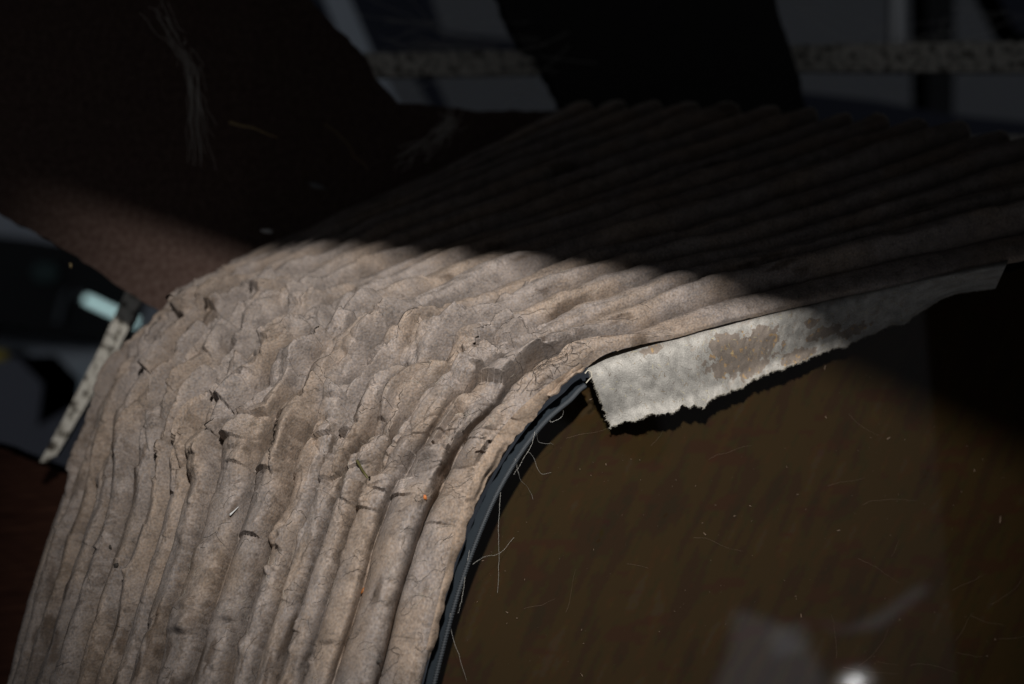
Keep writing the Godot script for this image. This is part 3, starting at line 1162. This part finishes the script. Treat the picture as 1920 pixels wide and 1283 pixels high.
func build_room() -> void:
	# far behind, out of focus
	var w := func(called: String, a: Vector3, b: Vector3, m: Material, label: String, cat: String, kind := ""):
		return tag(obj(called, box_at(a, b), m), label, cat, "", kind)
	w.call("floor", Vector3(-3.5, -0.04, -3.4), Vector3(3.5, 0.0, -0.72), M.floor, "grey floor seen blurred through the openings", "", "structure")
	w.call("wall", Vector3(-3.5, 0.0, -3.5), Vector3(3.5, 2.2, -3.4), M.wall, "plain grey wall far behind the case", "", "structure")
	# left opening
	var o: Node3D = thing("black_machine", "black machine standing blurred in the left opening", "machine", at(100, 560, 1.7))
	var c := room_slab("body", [[-150, 425], [60, 448], [150, 462], [330, 520], [300, 668], [180, 640], [0, 608], [-150, 596]], 1.7, 0.0, 0.3, M.black_metal, o)
	c.position -= o.position
	c = room_slab("dial", [[70, 490], [100, 492], [112, 512], [98, 530], [68, 528], [56, 508]], 1.69, 0.0, 0.02, M.green_metal, o)
	c.position -= o.position
	c = room_slab("leg", [[118, 545], [128, 540], [112, 606], [100, 604]], 1.69, 0.0, 0.02, M.grey_metal, o)
	c.position -= o.position
	tag(room_slab("grey_post", [[276, 560], [310, 560], [285, 900], [222, 900], [232, 700]], 1.3, 0.0, 0.03, M.post), "pale grey post beside the bellows in the left opening", "post")
	tag(room_slab("yellow_box", [[-40, 656], [11, 658], [13, 690], [2, 708], [-40, 712]], 1.4, 0.0, 0.06, M.yellow), "yellow box at the left edge of the left opening", "box")
	tag(room_slab("dark_ball", [[205, 690], [222, 698], [226, 714], [214, 724], [200, 716], [197, 702]], 1.2, 0.0, 0.02, M.black_metal), "small round black ball near the slanting slat", "ball")
	tag(room_slab("grey_sack", [[-60, 690], [30, 668], [80, 720], [70, 800], [140, 760], [200, 800], [230, 900], [120, 960], [-60, 940]], 1.15, 0.0, 0.1, M.sack), "crumpled grey plastic sack low in the left opening", "sack")
	# the small fluorescent lamp
	var lamp := thing("fluorescent_lamp", "small glowing fluorescent tube crossing behind the slanting slat", "lamp", at(208, 583, 1.6))
	var tb := Tubes.new()
	var ends := [at(160, 560, 1.6) - lamp.position, at(258, 606, 1.6) - lamp.position]
	tb.add(PackedVector3Array([ends[0], ends[0].lerp(ends[1], 0.5), ends[1]]), 0.0042, 0.0042, 14)
	obj("tube", tb.mesh(self), M.glow, lamp)
	tb = Tubes.new()
	var ax: Vector3 = (ends[1] - ends[0]).normalized()
	tb.add(PackedVector3Array([ends[0] - ax * 0.012, ends[0]]), 0.0048, 0.0048, 14)
	obj("end_cap", tb.mesh(self), M.grey_metal, lamp)
	tb = Tubes.new()
	tb.add(PackedVector3Array([ends[1], ends[1] + ax * 0.012]), 0.0048, 0.0048, 14)
	obj("end_cap", tb.mesh(self), M.grey_metal, lamp)
	var al := AreaLight3D.new()
	al.name = "tube_light"
	al.area_size = Vector2(0.06, 0.012)
	al.light_energy = 0.0012
	al.light_color = Color(0.8, 0.97, 1.0)
	al.area_range = 8.0
	al.shadow_enabled = true
	lamp.add_child(al)
	al.look_at_from_position(lamp.position + cam_basis * Vector3(0, 0, 0.009), lamp.position + cam_basis * Vector3(0, 0, 1), cam_basis.y)
	# upper openings
	tag(room_slab("navy_cloth", [[560, -60], [790, -60], [830, 60], [1010, 78], [1010, 105], [640, 108], [600, 60]], 1.25, 0.0, 0.05, M.navy), "dark navy cloth hanging in the upper left opening", "cloth")
	tag(room_slab("grey_strap", [[590, -40], [640, -40], [700, 100], [760, 220], [716, 220], [650, 100]], 1.15, 0.0, 0.02, M.post), "grey strap hanging across the upper left opening", "strap")
	tag(room_slab("dark_bar", [[775, 140], [812, 140], [850, 220], [820, 220]], 1.1, 0.0, 0.02, M.navy), "narrow dark bar below the long slat at upper left", "bar")
	tag(room_slab("dark_pole", [[1735, -60], [1792, -60], [1788, 260], [1740, 260]], 1.6, 0.0, 0.06, M.black_metal), "dark upright pole in the upper right opening", "pole")
	tag(room_slab("pale_strip", [[1674, -60], [1692, -60], [1690, 80], [1675, 80]], 1.9, 0.0, 0.02, M.white_strip), "thin pale upright strip left of the dark pole", "strip")
	tag(room_slab("navy_tarpaulin", [[1845, -60], [2000, -60], [2000, 130], [1900, 50]], 1.3, 0.0, 0.05, M.navy), "dark navy tarpaulin at the top right corner", "tarpaulin")
	tag(room_slab("dark_bench", [[1400, 165], [1500, 172], [1640, 188], [1780, 214], [2000, 236], [2000, 330], [1400, 330]], 1.0, 0.0, 0.3, M.navy), "dark bench top beyond the pleat ends at right", "bench")


func build_reflected() -> void:
	# the daylight window and the lamp behind the photographer that the lacquer mirrors
	var plate := func(p: Vector2) -> Vector3:
		var d := plate_depth(p)
		return Vector3((p.x - 960.0) / F * d, (641.0 - p.y) / F * d, -d)
	var mirrored := func(p: Array, dist: float) -> Vector3:
		var o := Vector2(p[0], p[1])
		var q: Vector3 = plate.call(o)
		var n: Vector3 = (plate.call(o + Vector2(4, 0)) - q).cross(plate.call(o + Vector2(0, 4)) - q).normalized()
		return cs(q + q.normalized().bounce(n) * dist)
	var panes := [
		[[1378, 1140], [1470, 1172], [1532, 1235], [1550, 1300], [1335, 1300], [1368, 1225]],
		[[1530, 1158], [1585, 1180], [1650, 1150], [1728, 1095], [1742, 1106], [1650, 1178], [1575, 1186]],
		[[1838, 980], [1908, 1066], [1896, 1098], [1866, 1062]],
	]
	var win := thing("window", "bright daylight window behind the view that the brown panel mirrors", "window", mirrored.call([1480, 1200], 0.75))
	for p in panes:
		var v := PackedVector3Array()
		for q in p:
			v.append(mirrored.call(q, 0.75) - win.position)
		var idx := PackedInt32Array()
		var flat := PackedVector2Array()
		for q in p:
			flat.append(Vector2(q[0], q[1]))
		for k in Geometry2D.triangulate_polygon(flat):
			idx.append(k)
		obj("pane", mesh_of(v, idx), M.window_glow, win)
	var bulb := thing("lamp", "small bright lamp behind the view that glints in the brown panel", "lamp", mirrored.call([1602, 1280], 0.75))
	var bm := SphereMesh.new()
	bm.radius = 0.0032
	bm.height = 0.008
	obj("bulb", bm, M.bulb_glow, bulb)
	var ol := OmniLight3D.new()
	ol.name = "bulb_light"
	ol.light_energy = 0.0002
	ol.light_size = 0.01
	ol.omni_range = 8.0
	ol.omni_attenuation = 2.0
	ol.shadow_enabled = true
	bulb.add_child(ol)
	var al := AreaLight3D.new()
	al.name = "window_light"
	al.area_size = Vector2(0.02, 0.02)
	al.light_energy = 0.00005
	al.light_color = Color(0.9, 0.96, 1.0)
	al.area_range = 8.0
	al.shadow_enabled = true
	win.add_child(al)
	al.look_at_from_position(win.position + (at(1480, 1200, 0.44) - win.position).normalized() * 0.02, at(1480, 1200, 0.44), Vector3.UP)


# ---------------------------------------------------------------- everything
func _ready() -> void:
	rng.seed = 1
	var cam := Camera3D.new()
	cam.name = "camera"
	var ca := CameraAttributesPhysical.new()
	ca.frustum_focus_distance = 0.405
	ca.frustum_focal_length = 53.14
	ca.frustum_near = 0.02
	ca.frustum_far = 30.0
	ca.exposure_aperture = 9.0
	cam.attributes = ca
	add_child(cam)
	cam.transform = Transform3D(cam_basis, cam_pos)
	cam.current = true
	print("fov ", cam.fov, " near ", cam.near, " far ", cam.far)
	var we := WorldEnvironment.new()
	we.name = "environment"
	var env := Environment.new()
	env.background_mode = Environment.BG_COLOR
	env.background_color = Color(0.054, 0.056, 0.061).linear_to_srgb()
	env.tonemap_mode = Environment.TONE_MAPPER_LINEAR
	env.sdfgi_enabled = true
	env.ssao_enabled = true
	env.ssil_enabled = true
	we.environment = env
	add_child(we)
	# the flash, just above the lens
	var flash := SpotLight3D.new()
	flash.name = "flash"
	flash.light_energy = 0.25
	flash.light_color = Color(1.0, 0.985, 0.97)
	flash.light_size = 0.01
	flash.spot_angle = 22.5
	flash.spot_angle_attenuation = 1.0
	flash.spot_range = 8.0
	flash.spot_attenuation = 2.0
	flash.shadow_enabled = true
	add_child(flash)
	flash.look_at_from_position(cs(beam.at), at(1030, 590, 0.42), cam_basis.y)

	var hgt := tex(0.03, 401, [], [], 5)
	var hfine := tex(0.12, 402, [], [], 4)
	var paper := StandardMaterial3D.new()
	paper.vertex_color_use_as_albedo = true
	paper.albedo_texture = paper_texture()
	paper.roughness = 0.95
	paper.metallic_specular = 0.25
	paper.heightmap_enabled = true
	paper.heightmap_texture = hfine
	paper.heightmap_scale = 0.011
	paper.uv1_triplanar = true
	paper.uv1_scale = Vector3.ONE * 7.7
	paper.cull_mode = BaseMaterial3D.CULL_DISABLED
	M.paper = paper
	var hem := paper.duplicate() as StandardMaterial3D
	hem.vertex_color_use_as_albedo = false
	hem.albedo_color = Color(0.54, 0.41, 0.31).linear_to_srgb()
	M.hem = hem
	var flap := StandardMaterial3D.new()
	flap.albedo_texture = flap_texture()
	flap.roughness = 0.95
	flap.metallic_specular = 0.2
	flap.heightmap_enabled = true
	flap.heightmap_texture = hfine
	flap.heightmap_scale = 0.01
	flap.cull_mode = BaseMaterial3D.CULL_DISABLED
	M.flap = flap
	M.fuzz = mat([0.5, 0.46, 0.38], 0.9)
	M.fibre = mat([0.035, 0.028, 0.022], 0.7)
	M.web = mat([0.72, 0.69, 0.62], 0.7)
	M.steel = mat([0.022, 0.028, 0.034], 0.75, null, hgt, 30.0, 0.01)
	M.steel.metallic_specular = 0.15
	M.cord = mat([0.02, 0.025, 0.03], 0.6)
	M.wire = mat([0.085, 0.095, 0.105], 0.7)
	M.wire.metallic = 0.3
	var lac := StandardMaterial3D.new()
	lac.vertex_color_use_as_albedo = true
	lac.roughness = 0.035
	lac.cull_mode = BaseMaterial3D.CULL_DISABLED
	M.lacquer = lac
	M.grit = mat([0.17, 0.12, 0.08], 0.8)
	M.dark_wood = mat([0.02, 0.014, 0.011], 0.8)
	M.brown_board = mat([1, 1, 1], 0.95, tex(0.05, 411, [0.0, 0.35, 0.6, 1.0], [[0.050, 0.030, 0.024], [0.082, 0.053, 0.043], [0.10, 0.066, 0.055], [0.145, 0.108, 0.09]], 6), hgt, 14.0, 0.03)
	M.black_plank = mat([1, 1, 1], 0.7, tex(0.06, 412, [0.0, 0.5, 1.0], [[0.004, 0.003, 0.003], [0.010, 0.008, 0.007], [0.05, 0.045, 0.04]], 5), hgt, 18.0, 0.08)
	M.slat = mat([1, 1, 1], 0.8, tex(0.045, 413, [0.0, 0.31, 0.35, 0.38, 1.0], [[0.02, 0.014, 0.008], [0.05, 0.036, 0.02], [0.20, 0.17, 0.12], [0.76, 0.72, 0.62], [0.84, 0.80, 0.71]], 5), null, 9.3)
	M.red_wood = mat([1, 1, 1], 0.6, tex(0.03, 414, [0.0, 0.4, 0.7, 1.0], [[0.016, 0.006, 0.004], [0.034, 0.014, 0.009], [0.050, 0.021, 0.013], [0.075, 0.034, 0.022]], 5), null, 6.0)
	M.red_wood.metallic_specular = 0.15
	M.brown_board.metallic_specular = 0.2
	M.red_wood.uv1_scale = Vector3(2.0, 34.0, 34.0)
	M.floor = mat([1, 1, 1], 0.6, tex(0.02, 415, [0.0, 0.5, 1.0], [[0.4, 0.44, 0.5], [0.62, 0.67, 0.74], [0.74, 0.78, 0.84]], 4), null, 1.0)
	M.wall = mat([0.27, 0.275, 0.28], 0.8)
	M.black_metal = mat([0.006, 0.007, 0.008], 0.6)
	M.green_metal = mat([0.05, 0.09, 0.085], 0.6)
	M.grey_metal = mat([0.12, 0.13, 0.14], 0.5)
	M.post = mat([0.6, 0.66, 0.72], 0.7)
	M.white_strip = mat([0.8, 0.8, 0.78], 0.7)
	M.yellow = mat([0.75, 0.55, 0.03], 0.5)
	M.sack = mat([0.22, 0.23, 0.27], 0.5)
	M.navy = mat([0.03, 0.035, 0.055], 0.8)
	M.glow = mat([0.6, 0.7, 0.7], 0.4)
	M.glow.emission_enabled = true
	M.glow.emission = Color(0.42, 0.62, 0.62).linear_to_srgb()
	M.bulb_glow = mat([0.8, 0.8, 0.8], 0.4)
	M.bulb_glow.emission_enabled = true
	M.bulb_glow.emission = Color.WHITE
	M.bulb_glow.emission_energy_multiplier = 26.0
	M.window_glow = mat([0.2, 0.2, 0.2], 0.4)
	M.window_glow.emission_enabled = true
	M.window_glow.emission = Color(0.34, 0.38, 0.46).linear_to_srgb()
	M.orange = mat([0.55, 0.17, 0.04], 0.6)
	M.seed = mat([0.30, 0.11, 0.03], 0.3)
	M.olive = mat([0.11, 0.10, 0.035], 0.6)
	M.white = mat([0.7, 0.7, 0.68], 0.5)
	M.straw = mat([0.30, 0.22, 0.10], 0.6)
	M.fluff = mat([0.16, 0.16, 0.16], 0.9)

	setup_sheet()
	build_room()
	build_case()
	build_bellows()
	build_plate()
	build_reflected()
	build_fibres()
	build_litter()
